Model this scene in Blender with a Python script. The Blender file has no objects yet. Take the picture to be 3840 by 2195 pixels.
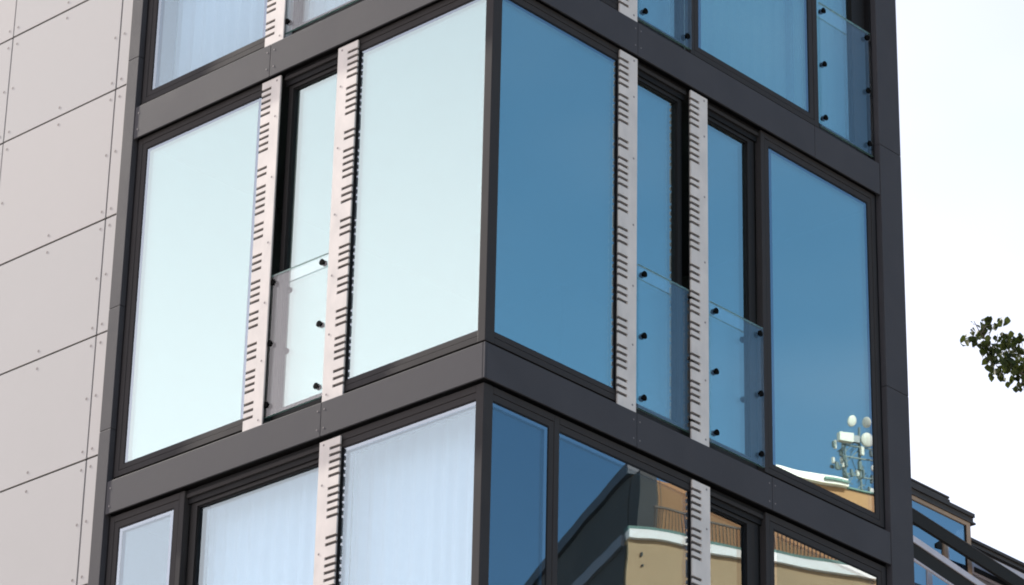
import bpy, bmesh, math, random
from mathutils import Vector, Matrix
random.seed(7)
R = math.radians
scene = bpy.context.scene
col = scene.collection

# ------------------------------------------------------------------ camera
cam_d = bpy.data.cameras.new('camera')
cam = bpy.data.objects.new('camera', cam_d)
col.objects.link(cam)
scene.camera = cam
cam_d.sensor_width = 36.0
cam_d.sensor_fit = 'HORIZONTAL'
cam_d.lens = 36.0 * 13025.58 / 3840.0
cam_d.clip_start = 0.5
cam_d.clip_end = 3000
YAW, PITCH, ROLL = 0.753428548, 0.448734250, -0.0217247254
cam.matrix_world = (Matrix.Translation((14.35692, -15.05717, -9.65626)) @ Matrix.Rotation(YAW, 4, 'Z')
                    @ Matrix.Rotation(PITCH, 4, 'X') @ Matrix.Rotation(ROLL, 4, 'Y') @ Matrix.Rotation(R(90), 4, 'X'))

# ------------------------------------------------------------------ light
SUN = Vector((-0.9985, -0.055, 0.0)).normalized()
ELEV = R(36)
SUN_DIR = Vector((SUN.x * math.cos(ELEV), SUN.y * math.cos(ELEV), math.sin(ELEV)))
world = bpy.data.worlds.new('World')
scene.world = world
world.use_nodes = True
wn = world.node_tree
wn.nodes.clear()
def wnode(t, **kw):
    n = wn.nodes.new(t)
    for k, v in kw.items():
        setattr(n, k, v)
    return n
wout = wnode('ShaderNodeOutputWorld')
bg = wnode('ShaderNodeBackground')
bg.inputs['Strength'].default_value = 0.10
sky = wnode('ShaderNodeTexSky', sky_type='NISHITA', sun_disc=False)
sky.sun_elevation = ELEV
sky.sun_rotation = math.atan2(SUN.x, SUN.y)
sky.air_density = 1.0
sky.dust_density = 0.2
sky.ozone_density = 2.0
# a thin bright veil of cloud on the sunward half of the sky, blue on the other half
tc = wnode('ShaderNodeTexCoord')
dot = wnode('ShaderNodeVectorMath', operation='DOT_PRODUCT')
dot.inputs[1].default_value = (-0.70, -0.55, 0.45)
wn.links.new(tc.outputs['Generated'], dot.inputs[0])
nz = wnode('ShaderNodeTexNoise')
nz.inputs['Scale'].default_value = 2.2
nz.inputs['Detail'].default_value = 4
nz.inputs['Roughness'].default_value = 0.55
mp = wnode('ShaderNodeMapping')
mp.inputs['Scale'].default_value = (1, 1, 2.0)
wn.links.new(tc.outputs['Generated'], mp.inputs[0])
wn.links.new(mp.outputs[0], nz.inputs['Vector'])
ma = wnode('ShaderNodeMath', operation='MULTIPLY_ADD')
ma.inputs[1].default_value = 0.5
wn.links.new(nz.outputs['Fac'], ma.inputs[0])
wn.links.new(dot.outputs['Value'], ma.inputs[2])
mr = wnode('ShaderNodeMapRange', interpolation_type='SMOOTHSTEP')
mr.inputs['From Min'].default_value = -0.05
mr.inputs['From Max'].default_value = 0.785
mr.inputs['To Min'].default_value = 0.0
mr.inputs['To Max'].default_value = 0.85
wn.links.new(ma.outputs[0], mr.inputs[0])
sep = wnode('ShaderNodeSeparateXYZ')
wn.links.new(tc.outputs['Generated'], sep.inputs[0])
zf = wnode('ShaderNodeMapRange', interpolation_type='SMOOTHSTEP')
zf.inputs['From Min'].default_value = 0.38
zf.inputs['From Max'].default_value = 0.88
zf.inputs['To Min'].default_value = 1.0
zf.inputs['To Max'].default_value = 0.15
wn.links.new(sep.outputs['Z'], zf.inputs[0])
zm = wnode('ShaderNodeMath', operation='MULTIPLY')
wn.links.new(mr.outputs[0], zm.inputs[0])
wn.links.new(zf.outputs[0], zm.inputs[1])
mix = wnode('ShaderNodeMixRGB')
hz = wnode('ShaderNodeMapRange')          # the veil is brightest towards the horizon
hz.inputs['From Min'].default_value = 0.25
hz.inputs['From Max'].default_value = 0.52
hz.inputs['To Min'].default_value = 1.30
hz.inputs['To Max'].default_value = 0.80
wn.links.new(sep.outputs['Z'], hz.inputs[0])
vc_ = wnode('ShaderNodeVectorMath', operation='SCALE')
vc_.inputs[0].default_value = (10.7, 9.6, 9.7)
wn.links.new(hz.outputs[0], vc_.inputs['Scale'])
wn.links.new(vc_.outputs[0], mix.inputs[2])
nz2 = wnode('ShaderNodeTexNoise')
nz2.inputs['Scale'].default_value = 4.5
nz2.inputs['Detail'].default_value = 3
wn.links.new(mp.outputs[0], nz2.inputs['Vector'])
ci = wnode('ShaderNodeMapRange', interpolation_type='SMOOTHSTEP')
ci.inputs['From Min'].default_value = 0.38
ci.inputs['From Max'].default_value = 0.72
ci.inputs['To Min'].default_value = 0.0
ci.inputs['To Max'].default_value = 0.085
wn.links.new(nz2.outputs['Fac'], ci.inputs[0])
mxx = wnode('ShaderNodeMath', operation='MAXIMUM')
wn.links.new(zm.outputs[0], mxx.inputs[0])
wn.links.new(ci.outputs[0], mxx.inputs[1])
wn.links.new(mxx.outputs[0], mix.inputs[0])
hs = wnode('ShaderNodeHueSaturation')
hs.inputs['Hue'].default_value = 0.488
hs.inputs['Saturation'].default_value = 1.10
hs.inputs['Value'].default_value = 1.04
wn.links.new(sky.outputs[0], hs.inputs['Color'])
wn.links.new(hs.outputs[0], mix.inputs[1])
wn.links.new(mix.outputs[0], bg.inputs['Color'])
wn.links.new(bg.outputs[0], wout.inputs[0])

sl = bpy.data.lights.new('sun', 'SUN')
sl.energy = 5.0
sl.angle = R(1.0)
sl.color = (1.0, 0.93, 0.84)
sun = bpy.data.objects.new('sun', sl)
col.objects.link(sun)
sun.rotation_euler = SUN_DIR.to_track_quat('Z', 'Y').to_euler()

vs = scene.view_settings
vs.view_transform = 'Standard'
vs.look = 'None'
vs.exposure = 1.0
vs.gamma = 1.0
vs.use_curve_mapping = False
scene.cycles.transparent_max_bounces = 24
scene.cycles.max_bounces = 10
scene.cycles.glossy_bounces = 6
scene.cycles.filter_width = 1.9

# ------------------------------------------------------------------ materials
def mat(name, colr, rough=0.5, metal=0.0, spec=0.5, var=0.08, scale=6.0, bump=0.0, bscale=200.0, stretch=(1, 1, 1), tint=None):
    m = bpy.data.materials.new(name)
    m.use_nodes = True
    nt = m.node_tree
    b = nt.nodes['Principled BSDF']
    b.inputs['Roughness'].default_value = rough
    b.inputs['Metallic'].default_value = metal
    b.inputs['Specular IOR Level'].default_value = spec
    geo = nt.nodes.new('ShaderNodeNewGeometry')
    mpp = nt.nodes.new('ShaderNodeMapping')
    mpp.inputs['Scale'].default_value = stretch
    nt.links.new(geo.outputs['Position'], mpp.inputs[0])
    n = nt.nodes.new('ShaderNodeTexNoise')
    n.inputs['Scale'].default_value = scale
    n.inputs['Detail'].default_value = 6
    n.inputs['Roughness'].default_value = 0.6
    nt.links.new(mpp.outputs[0], n.inputs['Vector'])
    cr = nt.nodes.new('ShaderNodeMixRGB')
    c0 = [max(0, c * (1 - var)) for c in colr]
    c1 = [c * (1 + var) for c in colr]
    if tint:
        c1 = [a * b_ for a, b_ in zip(c1, tint)]
    cr.inputs[1].default_value = (*c0, 1)
    cr.inputs[2].default_value = (*c1, 1)
    rm = nt.nodes.new('ShaderNodeMapRange')
    rm.inputs['From Min'].default_value = 0.3
    rm.inputs['From Max'].default_value = 0.7
    nt.links.new(n.outputs['Fac'], rm.inputs[0])
    nt.links.new(rm.outputs[0], cr.inputs[0])
    nt.links.new(cr.outputs[0], b.inputs['Base Color'])
    rr = nt.nodes.new('ShaderNodeMapRange')
    rr.inputs['To Min'].default_value = max(0.02, rough - 0.08)
    rr.inputs['To Max'].default_value = rough + 0.08
    nt.links.new(n.outputs['Fac'], rr.inputs[0])
    nt.links.new(rr.outputs[0], b.inputs['Roughness'])
    if bump:
        n2 = nt.nodes.new('ShaderNodeTexNoise')
        n2.inputs['Scale'].default_value = bscale
        n2.inputs['Detail'].default_value = 3
        nt.links.new(geo.outputs['Position'], n2.inputs['Vector'])
        bp = nt.nodes.new('ShaderNodeBump')
        bp.inputs['Strength'].default_value = bump
        bp.inputs['Distance'].default_value = 0.01
        nt.links.new(n2.outputs['Fac'], bp.inputs['Height'])
        nt.links.new(bp.outputs[0], b.inputs['Normal'])
    return m

def glass(name, refl, tint=(1, 1, 1), through=(0.8, 0.86, 0.86), wave=0.0011, wscale=0.9):
    """coated window glass: a clear pane with a partly mirroring coat, very slightly wavy"""
    m = bpy.data.materials.new(name)
    m.use_nodes = True
    nt = m.node_tree
    nt.nodes.clear()
    out = nt.nodes.new('ShaderNodeOutputMaterial')
    tr = nt.nodes.new('ShaderNodeBsdfTransparent')
    tr.inputs[0].default_value = (*through, 1)
    gl = nt.nodes.new('ShaderNodeBsdfGlossy')
    gl.inputs['Roughness'].default_value = 0.0
    gl.inputs['Color'].default_value = (*tint, 1)
    lw = nt.nodes.new('ShaderNodeLayerWeight')
    lw.inputs['Blend'].default_value = 0.5
    fr = nt.nodes.new('ShaderNodeMath')
    fr.operation = 'POWER'
    fr.inputs[1].default_value = 5.0
    nt.links.new(lw.outputs['Facing'], fr.inputs[0])
    mrg = nt.nodes.new('ShaderNodeMapRange')
    mrg.inputs['To Min'].default_value = refl
    mrg.inputs['To Max'].default_value = 1.0
    nt.links.new(fr.outputs[0], mrg.inputs[0])
    mx = nt.nodes.new('ShaderNodeMixShader')
    nt.links.new(mrg.outputs[0], mx.inputs[0])
    nt.links.new(tr.outputs[0], mx.inputs[1])
    nt.links.new(gl.outputs[0], mx.inputs[2])
    nt.links.new(mx.outputs[0], out.inputs[0])
    if wave:
        geo = nt.nodes.new('ShaderNodeNewGeometry')
        n = nt.nodes.new('ShaderNodeTexNoise')
        n.inputs['Scale'].default_value = wscale
        n.inputs['Detail'].default_value = 1.5
        nt.links.new(geo.outputs['Position'], n.inputs['Vector'])
        bp = nt.nodes.new('ShaderNodeBump')
        bp.inputs['Strength'].default_value = 1.0
        bp.inputs['Distance'].default_value = wave
        nt.links.new(n.outputs['Fac'], bp.inputs['Height'])
        nt.links.new(bp.outputs[0], gl.inputs['Normal'])
    return m

M = {}
M['band'] = mat('dark_grey_coated_metal', (0.050, 0.049, 0.055), 0.62, spec=0.13, var=0.10, scale=2.2, bump=0.05, bscale=400)
M['frame'] = mat('dark_brown_grey_frame', (0.034, 0.032, 0.033), 0.65, spec=0.12, var=0.08, scale=4)
M['sash'] = mat('dark_sash_metal', (0.014, 0.013, 0.013), 0.5, spec=0.2, var=0.1, scale=4)
M['black'] = mat('black_gasket_and_shade', (0.006, 0.006, 0.007), 0.6, spec=0.2, var=0.1)  # gaskets and dark gaps; on the joint liners it paints soffit shade
M['strip'] = mat('pale_anodised_aluminium', (0.56, 0.525, 0.50), 0.5, spec=0.3, metal=0.0, var=0.11, scale=7, stretch=(1, 1, 0.6), tint=(1.0, 0.985, 0.975))
M['duct'] = mat('dark_grey_duct', (0.085, 0.078, 0.078), 0.7, spec=0.1, var=0.1)
M['screw'] = mat('dull_steel_screw', (0.16, 0.14, 0.14), 0.5, var=0.1)
M['panel'] = mat('pale_cladding_panel', (0.396, 0.387, 0.382), 0.7, spec=0.3, var=0.045, scale=0.7, bump=0.04, bscale=150)
M['panel2'] = mat('pale_cladding_panel_warm', (0.408, 0.394, 0.387), 0.7, spec=0.3, var=0.045, scale=0.6, bump=0.04, bscale=150)
M['rivet'] = mat('grey_rivet', (0.15, 0.13, 0.125), 0.6, var=0.1)
M['substrate'] = mat('grey_substructure', (0.16, 0.15, 0.15), 0.8, var=0.1)
M['glass_mid'] = glass('mirror_coated_glass', 0.44, (0.83, 0.985, 0.955), (0.66, 0.80, 0.82))
M['glass_clear'] = glass('lightly_coated_glass', 0.215, (0.79, 0.94, 1.0), (0.78, 0.85, 0.90))
M['glass_low'] = glass('blue_tinted_glass', 0.19, (0.82, 0.93, 1.0), (0.60, 0.75, 0.82))
M['glass_border'] = glass('glass_over_edge_seal', 0.35, (0.78, 0.90, 1.0), (0.3, 0.3, 0.4))
M['glass_bal'] = glass('clear_balustrade_glass', 0.092, (1, 1, 1), (0.965, 0.985, 0.98), wave=0)
M['glass_edge'] = mat('green_glass_edge', (0.22, 0.42, 0.40), 0.2, spec=0.6, var=0.25, scale=30)
M['curtain'] = mat('pale_curtain_fabric', (0.84, 0.85, 0.86), 0.9, spec=0.1, var=0.03, scale=20)
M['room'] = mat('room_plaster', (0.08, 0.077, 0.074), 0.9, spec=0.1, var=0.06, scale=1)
M['concrete'] = mat('concrete', (0.28, 0.27, 0.26), 0.85, spec=0.2, var=0.1, scale=2)

# ------------------------------------------------------------------ mesh helpers
def new_obj(name, bm, material, parent=None, smooth=False):
    me = bpy.data.meshes.new(name)
    bmesh.ops.recalc_face_normals(bm, faces=bm.faces)
    bm.to_mesh(me)
    bm.free()
    if material is not None:
        me.materials.append(material)
    if smooth:
        for p in me.polygons:
            p.use_smooth = True
    o = bpy.data.objects.new(name, me)
    col.objects.link(o)
    if parent is not None:
        o.parent = parent
    return o

def inst(name, me, loc, parent, rot=(0, 0, 0), scale=(1, 1, 1)):
    o = bpy.data.objects.new(name, me)
    col.objects.link(o)
    o.parent = parent
    o.location = loc
    o.rotation_euler = rot
    o.scale = scale
    return o

def thing(name, label, cat, loc=(0, 0, 0), group=None):
    o = bpy.data.objects.new(name, None)
    col.objects.link(o)
    o.location = loc
    o.empty_display_size = 0.3
    o['label'] = label
    o['category'] = cat
    if group:
        o['group'] = group
    return o

def box(bm, a, b, f=None):
    """axis-aligned box in facade space, mapped by f"""
    x0, x1 = min(a[0], b[0]), max(a[0], b[0])
    y0, y1 = min(a[1], b[1]), max(a[1], b[1])
    z0, z1 = min(a[2], b[2]), max(a[2], b[2])
    vs_ = [(x0, y0, z0), (x1, y0, z0), (x1, y1, z0), (x0, y1, z0), (x0, y0, z1), (x1, y0, z1), (x1, y1, z1), (x0, y1, z1)]
    v = [bm.verts.new(f(*p) if f else p) for p in vs_]
    for q in ((3, 2, 1, 0), (4, 5, 6, 7), (0, 1, 5, 4), (1, 2, 6, 5), (2, 3, 7, 6), (3, 0, 4, 7)):
        bm.faces.new([v[i] for i in q])

def bar(bm, p, q, w, h, up=Vector((0, 0, 1))):
    """box between two points"""
    p, q = Vector(p), Vector(q)
    d = (q - p).normalized()
    s = d.cross(up)
    if s.length < 1e-4:
        s = d.cross(Vector((1, 0, 0)))
    s.normalize()
    u = s.cross(d).normalized()
    vv = []
    for e in (p, q):
        for a, b in ((-1, -1), (1, -1), (1, 1), (-1, 1)):
            vv.append(bm.verts.new(e + s * (a * w / 2) + u * (b * h / 2)))
    for qd in ((0, 1, 2, 3), (7, 6, 5, 4), (0, 4, 5, 1), (1, 5, 6, 2), (2, 6, 7, 3), (3, 7, 4, 0)):
        bm.faces.new([vv[i] for i in qd])

def tube(bm, pts, rads, n=8):
    rings = []
    for i, p in enumerate(pts):
        p = Vector(p)
        if i == 0:
            d = Vector(pts[1]) - p
        elif i == len(pts) - 1:
            d = p - Vector(pts[i - 1])
        else:
            d = Vector(pts[i + 1]) - Vector(pts[i - 1])
        d.normalize()
        s = d.cross(Vector((0.3, 0.2, 1)))
        if s.length < 1e-3:
            s = d.cross(Vector((1, 0, 0)))
        s.normalize()
        t = s.cross(d)
        rings.append([bm.verts.new(p + (s * math.cos(2 * math.pi * k / n) + t * math.sin(2 * math.pi * k / n)) * rads[i]) for k in range(n)])
    for a, b in zip(rings, rings[1:]):
        for k in range(n):
            bm.faces.new((a[k], a[(k + 1) % n], b[(k + 1) % n], b[k]))
    bm.faces.new(rings[0])
    bm.faces.new(list(reversed(rings[-1])))

def left(u, d, z):
    return (u, d, z)
def right(u, d, z):
    return (-d, u, z)

GROUND = -11.26
STOREY = 3.1

# ------------------------------------------------------------------ setting: ground, road, pavement
def struct(name, bm, material):
    o = new_obj(name, bm, material)
    o['kind'] = 'structure'
    return o
M['ground'] = mat('ground_paving', (0.34, 0.31, 0.28), 0.9, var=0.15, scale=0.4)
M['asphalt'] = mat('asphalt', (0.05, 0.05, 0.052), 0.9, var=0.2, scale=3, bump=0.2, bscale=60)
M['kerb'] = mat('kerb_stone', (0.30, 0.29, 0.28), 0.85, var=0.1, scale=3)
M['marking'] = mat('road_paint', (0.75, 0.75, 0.72), 0.7, var=0.1, scale=8)
bm = bmesh.new(); box(bm, (-900, -900, GROUND - 0.5), (900, 900, GROUND - 0.004)); struct('ground', bm, M['ground'])
bm = bmesh.new(); box(bm, (4.0, -60, GROUND - 0.1), (12.5, 160, GROUND)); struct('road', bm, M['asphalt'])
bm = bmesh.new(); box(bm, (0.2, -60, GROUND - 0.1), (3.8, 160, GROUND + 0.12)); struct('pavement', bm, M['ground'])
bm = bmesh.new(); box(bm, (3.8, -60, GROUND - 0.1), (4.0, 160, GROUND + 0.125)); struct('kerb', bm, M['kerb'])
bm = bmesh.new()
for k in range(18):
    box(bm, (8.19, -50 + k * 9, GROUND), (8.31, -47 + k * 9, GROUND + 0.004))
struct('road_markings', bm, M['marking'])

# ------------------------------------------------------------------ corner building
B = thing('apartment_building', 'dark framed glass corner building with perforated pale metal strips and glass balustrades', 'building', (0, 0, GROUND))
OFF = -GROUND          # meshes are given in facade heights, the empty stands on the ground
def part(name, bm, material, parent=None, f_off=True, smooth=False):
    if f_off:
        for v in bm.verts:
            v.co.z += OFF
    return new_obj(name, bm, material, parent or B, smooth)
def sub(name, bm, material, parent, smooth=False):
    for v in bm.verts:
        v.co.z += OFF
    return new_obj(name, bm, material, parent, smooth)

# --- body of the building behind the glazing
bm = bmesh.new(); box(bm, (-3.86, 0.12, GROUND), (-0.12, 4.0, -3.37)); part('base_wall', bm, M['band'])
bm = bmesh.new(); box(bm, (-8.0, 4.0, GROUND), (-0.12, 4.64, -3.37)); part('base_wall', bm, M['band'])
for lv in (-1, 0, 1, 2):
    z = lv * STOREY
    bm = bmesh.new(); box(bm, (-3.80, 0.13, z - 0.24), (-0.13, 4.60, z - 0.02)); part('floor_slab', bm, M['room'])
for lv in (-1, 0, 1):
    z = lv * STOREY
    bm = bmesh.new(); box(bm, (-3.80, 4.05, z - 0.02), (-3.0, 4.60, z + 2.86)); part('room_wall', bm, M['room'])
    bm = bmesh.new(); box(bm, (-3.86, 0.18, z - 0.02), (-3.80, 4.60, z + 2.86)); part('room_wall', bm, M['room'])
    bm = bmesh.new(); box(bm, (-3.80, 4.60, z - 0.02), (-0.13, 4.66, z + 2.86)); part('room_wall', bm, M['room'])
bm = bmesh.new(); box(bm, (-3.86, 0.04, 6.21), (-0.04, 4.68, 6.45)); part('roof', bm, M['band'])

# --- horizontal bands: sheets between the storeys, split at their seams
G = 0.004
def band(f, u0, u1, z0, z1):
    bm = bmesh.new()
    box(bm, (u0 + G / 2 * 1, 0.0, z0), (u1 - G / 2, 0.016, z1), f)
    o = part('band_panel', bm, M['band'])
    md = o.modifiers.new('bevel', 'BEVEL'); md.width = 0.003; md.segments = 2; md.limit_method = 'ANGLE'
    return o
for lv, sl_, sr_ in ((-1, -2.0, (1.9, 3.3)), (0, -1.54, (1.535, 3.019)), (1, -2.262, (1.528, 3.6)), (2, -1.8, (2.0, 3.3))):
    z1 = lv * STOREY
    z0 = z1 - (0.257 if lv < 1 else 0.274)
    band(left, -3.76, sl_, z0, z1)
    band(left, sl_, -0.018, z0, z1)
    bm = bmesh.new()      # folded corner piece
    box(bm, (-0.018 + G / 2, 0.0, z0), (0.0, 0.018 - G / 2, z1))
    o = part('band_corner', bm, M['band'])
    us = [0.018] + list(sr_) + [4.42]
    for a, b in zip(us, us[1:]):
        band(right, a, b, z0, z1)

# black liner behind the joints, its black standing in for soffit shade
for lv in (-1, 0, 1, 2):
    z1 = lv * STOREY
    bm = bmesh.new()
    box(bm, (-3.76, 0.0175, z1 - 0.243), (-0.0175, 0.128, z1 - 0.010), left)
    part('joint_shade_liner', bm, M['black'])
    bm = bmesh.new()
    box(bm, (0.1285, 0.0175, z1 - 0.243), (4.42, 0.128, z1 - 0.010), right)
    part('joint_shade_liner', bm, M['black'])

# --- edge posts
def post(f, u0, u1, seams, dd=0.16):
    for a, b in zip(seams, seams[1:]):
        bm = bmesh.new()
        box(bm, (u0, -0.003, a + G / 2), (u1, dd, b - G / 2), f)
        o = part('edge_post', bm, M['band'])
        md = o.modifiers.new('bevel', 'BEVEL'); md.width = 0.003; md.segments = 2; md.limit_method = 'ANGLE'
post(left, -3.888, -3.7635, [-3.6, -1.7, 0.429, 1.427, 3.553, 6.2])
post(right, 4.4235, 4.700, [-3.6, -1.3, 1.2, 3.278, 6.2])
bm = bmesh.new()
box(bm, (-3.886, 0.004, -3.59), (-3.766, 0.150, 6.19), left); part('post_core', bm, M['black'])
bm = bmesh.new(); box(bm, (4.426, 0.004, -3.59), (4.698, 0.150, 6.19), right); part('post_core', bm, M['black'])
# side wall behind the right post
bm = bmesh.new(); box(bm, (-8.0, 4.64, GROUND), (-0.17, 4.695, 6.2)); part('end_wall', bm, M['band'])

# --- windows
def prism_frame(bm, f, u0, u1, z0, z1, d0, d1, wl, wr, wb, wt):
    """rectangular frame ring; a zero width leaves that side open"""
    if wl: box(bm, (u0, d0, z0), (u0 + wl, d1, z1), f)
    if wr: box(bm, (u1 - wr, d0, z0), (u1, d1, z1), f)
    box(bm, (u0 + wl, d0, z0), (u1 - wr, d1, z0 + wb), f)
    box(bm, (u0 + wl, d0, z1 - wt), (u1 - wr, d1, z1), f)

def fixed_window(f, u0, u1, lv, wl=0.095, wr=0.095, g='glass_mid', label=None):
    """fixed light: outer frame, inner bead, gasket and pane"""
    zb = lv * STOREY
    z0, z1 = zb + 0.041, zb + 2.83
    d = 0.042
    bm = bmesh.new()
    hl, hr = wl * 0.5, wr * 0.5
    prism_frame(bm, f, u0, u1, z0, z1, d, 0.10, hl, hr, 0.045, 0.050)
    w = part('window', bm, M['frame'])
    md = w.modifiers.new('bevel', 'BEVEL'); md.width = 0.002; md.segments = 1; md.limit_method = 'ANGLE'
    if label: w['label'] = label
    e = 0.004
    a0 = u0 + (hl + e if wl else 0); a1 = u1 - (hr + e if wr else 0)
    bm = bmesh.new()
    prism_frame(bm, f, a0, a1, z0 + 0.049, z1 - 0.054, d + 0.003, 0.098, (wl - hl - e) if wl else 0, (wr - hr - e) if wr else 0, 0.036, 0.046)
    bd = sub('glazing_bead', bm, M['frame'], w)
    p0, p1 = u0 + wl, u1 - wr
    q0, q1 = z0 + 0.085, z1 - 0.103
    bm = bmesh.new()
    prism_frame(bm, f, p0 if wl else p0, p1, q0, q1, d + 0.0042, 0.09, 0.007 if wl else 0, 0.007 if wr else 0, 0.005, 0.009)
    sub('gasket', bm, M['black'], w)
    bm = bmesh.new()
    e0 = p0 + (0.007 if wl else 0.001); e1 = p1 - (0.007 if wr else 0.001)
    f0, f1 = q0 + 0.005, q1 - 0.009
    bl, br, bt = (0.034 if wl else 0.0), (0.034 if wr else 0.0), 0.026
    prism_frame(bm, f, e0, e1, f0, f1, d + 0.008, d + 0.026, bl, br, 0.004, bt)
    sub('pane_edge_seal', bm, M['glass_border'], w)
    bm = bmesh.new()
    box(bm, (e0 + bl, d + 0.0078, f0 + 0.004), (e1 - br, d + 0.026, f1 - bt), f)
    sub('pane', bm, M[g], w)
    # recessed sill void
    bm = bmesh.new()
    box(bm, (u0, 0.060, zb - 0.006), (u1, 0.10, zb + 0.040), f)
    sub('sill_gap', bm, M['black'], w)
    return w

def door_window(f, u0, u1, lv, wl=0.062, wr=0.062, g='glass_mid', label=None):
    """tall opening light set deep in the reveal"""
    zb = lv * STOREY
    z0, z1 = zb + 0.03, zb + 2.86
    d = 0.092
    bm = bmesh.new()
    # head rail of the fixed surround, black recess behind it
    box(bm, (u0, 0.060, zb + 2.778), (u1, 0.076, zb + 2.806), f)
    w = part('balcony_door', bm, M['frame'])
    if label: w['label'] = label
    bm = bmesh.new()
    box(bm, (u0, 0.078, zb + 2.735), (u1, 0.0915, zb + 2.7775), f)
    box(bm, (u0, 0.064, zb + 2.8065), (u1, 0.09, zb + 2.835), f)
    prism_frame(bm, f, u0, u1, z0, z1, 0.105, 0.16, 0.02, 0.02, 0.03, 0.03)
    box(bm, (u0, 0.075, zb - 0.004), (u1, 0.115, zb + 0.028), f)
    sub('reveal', bm, M['black'], w)
    bm = bmesh.new()
    prism_frame(bm, f, u0 + 0.022, u1 - 0.022, z0 + 0.032, zb + 2.772, d, 0.15, wl - 0.022, wr - 0.022, 0.07, 0.066)
    s = sub('sash', bm, M['sash'], w)
    bm = bmesh.new()
    prism_frame(bm, f, u0 + wl, u1 - wr, z0 + 0.102, zb + 2.706, d + 0.012, 0.14, 0.008, 0.008, 0.006, 0.010)
    sub('gasket', bm, M['black'], w)
    bm = bmesh.new()
    box(bm, (u0 + wl - 0.02, d + 0.028, z0 + 0.09), (u1 - wr + 0.02, d + 0.048, zb + 2.72), f)
    sub('pane', bm, M[g], w)
    return w

# left facade
fixed_window(left, -3.742, -2.28, 1, g='glass_clear', label='curtained fixed window at upper left')
door_window(left, -2.156, -0.96, 1, g='glass_clear')
fixed_window(left, -0.958, -0.114, 1, wr=0, g='glass_clear')
fixed_window(left, -3.742, -2.28, 0, label='large fixed window mirroring white sky beside the pale wall')
door_window(left, -2.156, -1.556, 0)
fixed_window(left, -1.46, -0.114, 0, wr=0, label='large fixed corner window mirroring white sky')
fixed_window(left, -3.742, -2.948, -1, wr=0.105, g='glass_clear')
door_window(left, -2.946, -1.556, -1, wl=0.085, g='glass_clear', label='wide recessed window with pale curtain')
fixed_window(left, -1.46, -0.114, -1, wr=0, g='glass_clear')
# right facade
fixed_window(right, 0.134, 1.46, 1, wl=0, g='glass_mid')
door_window(right, 1.542, 2.171, 1)
fixed_window(right, 2.173, 3.711, 1, wl=0.088, wr=0.108, label='curtained blue window at upper right')
door_window(right, 3.713, 4.421, 1, wr=0.19)
fixed_window(right, 0.134, 1.46, 0, wl=0, label='large fixed corner window mirroring blue sky')
door_window(right, 1.546, 2.142, 0)
door_window(right, 2.336, 2.988, 0, wr=0.095)
fixed_window(right, 2.990, 4.400, 0, wl=0.09, label='large fixed window mirroring an antenna mast')
fixed_window(right, 0.134, 0.790, -1, wl=0, wr=0.103, g='glass_low')
fixed_window(right, 0.792, 2.26, -1, wl=0.0, g='glass_low', label='wide fixed window mirroring a beige building')
door_window(right, 2.342, 2.988, -1, wr=0.15, g='glass_low')
fixed_window(right, 2.990, 4.400, -1, wl=0.09, g='glass_low')
for lv in (-1, 0, 1):
    for f_, a_, b_ in ((left, -3.7605, -3.7435), (right, 4.4015, 4.4205)):
        bm = bmesh.new(); box(bm, (a_, 0.046, lv * STOREY - 0.006), (b_, 0.10, lv * STOREY + 2.84), f_); part('jamb_gap', bm, M['black'])
# corner posts, one per storey
for lv in (-1, 0, 1):
    bm = bmesh.new()
    z = lv * STOREY
    box(bm, (-0.1125, 0.0405, z + 0.038), (-0.0405, 0.1325, z + 2.83))
    o = part('corner_post', bm, M['frame'])
    md = o.modifiers.new('bevel', 'BEVEL'); md.width = 0.004; md.segments = 2; md.limit_method = 'ANGLE'
    bm = bmesh.new()
    box(bm, (-0.113, 0.060, z - 0.006), (-0.060, 0.132, z + 0.037))
    sub('sill_gap', bm, M['black'], o)

# --- perforated strips
SLOTS = [2.736, 2.685, 2.634, 2.583, 2.532, 2.439, 2.388, 2.336, 2.283, 2.231, 2.080, 2.030, 1.929, 1.877, 1.825, 1.773, 1.721,
         1.628, 1.575, 1.522, 1.374, 1.320, 1.266, 1.164, 1.112, 1.060, 1.008, 0.919, 0.866, 0.813, 0.670, 0.617, 0.564,
         0.460, 0.409, 0.358, 0.308, 0.211, 0.156, 0.101]
SCREWS = [2.777, 2.479, 1.978, 1.447, 0.968, 0.513, 0.056]
bm = bmesh.new()
bmesh.ops.create_cone(bm, cap_ends=True, segments=10, radius1=0.0090, radius2=0.008, depth=0.002)
screw_me = bpy.data.meshes.new('screw'); bm.to_mesh(screw_me); bm.free(); screw_me.materials.append(M['screw'])

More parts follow.
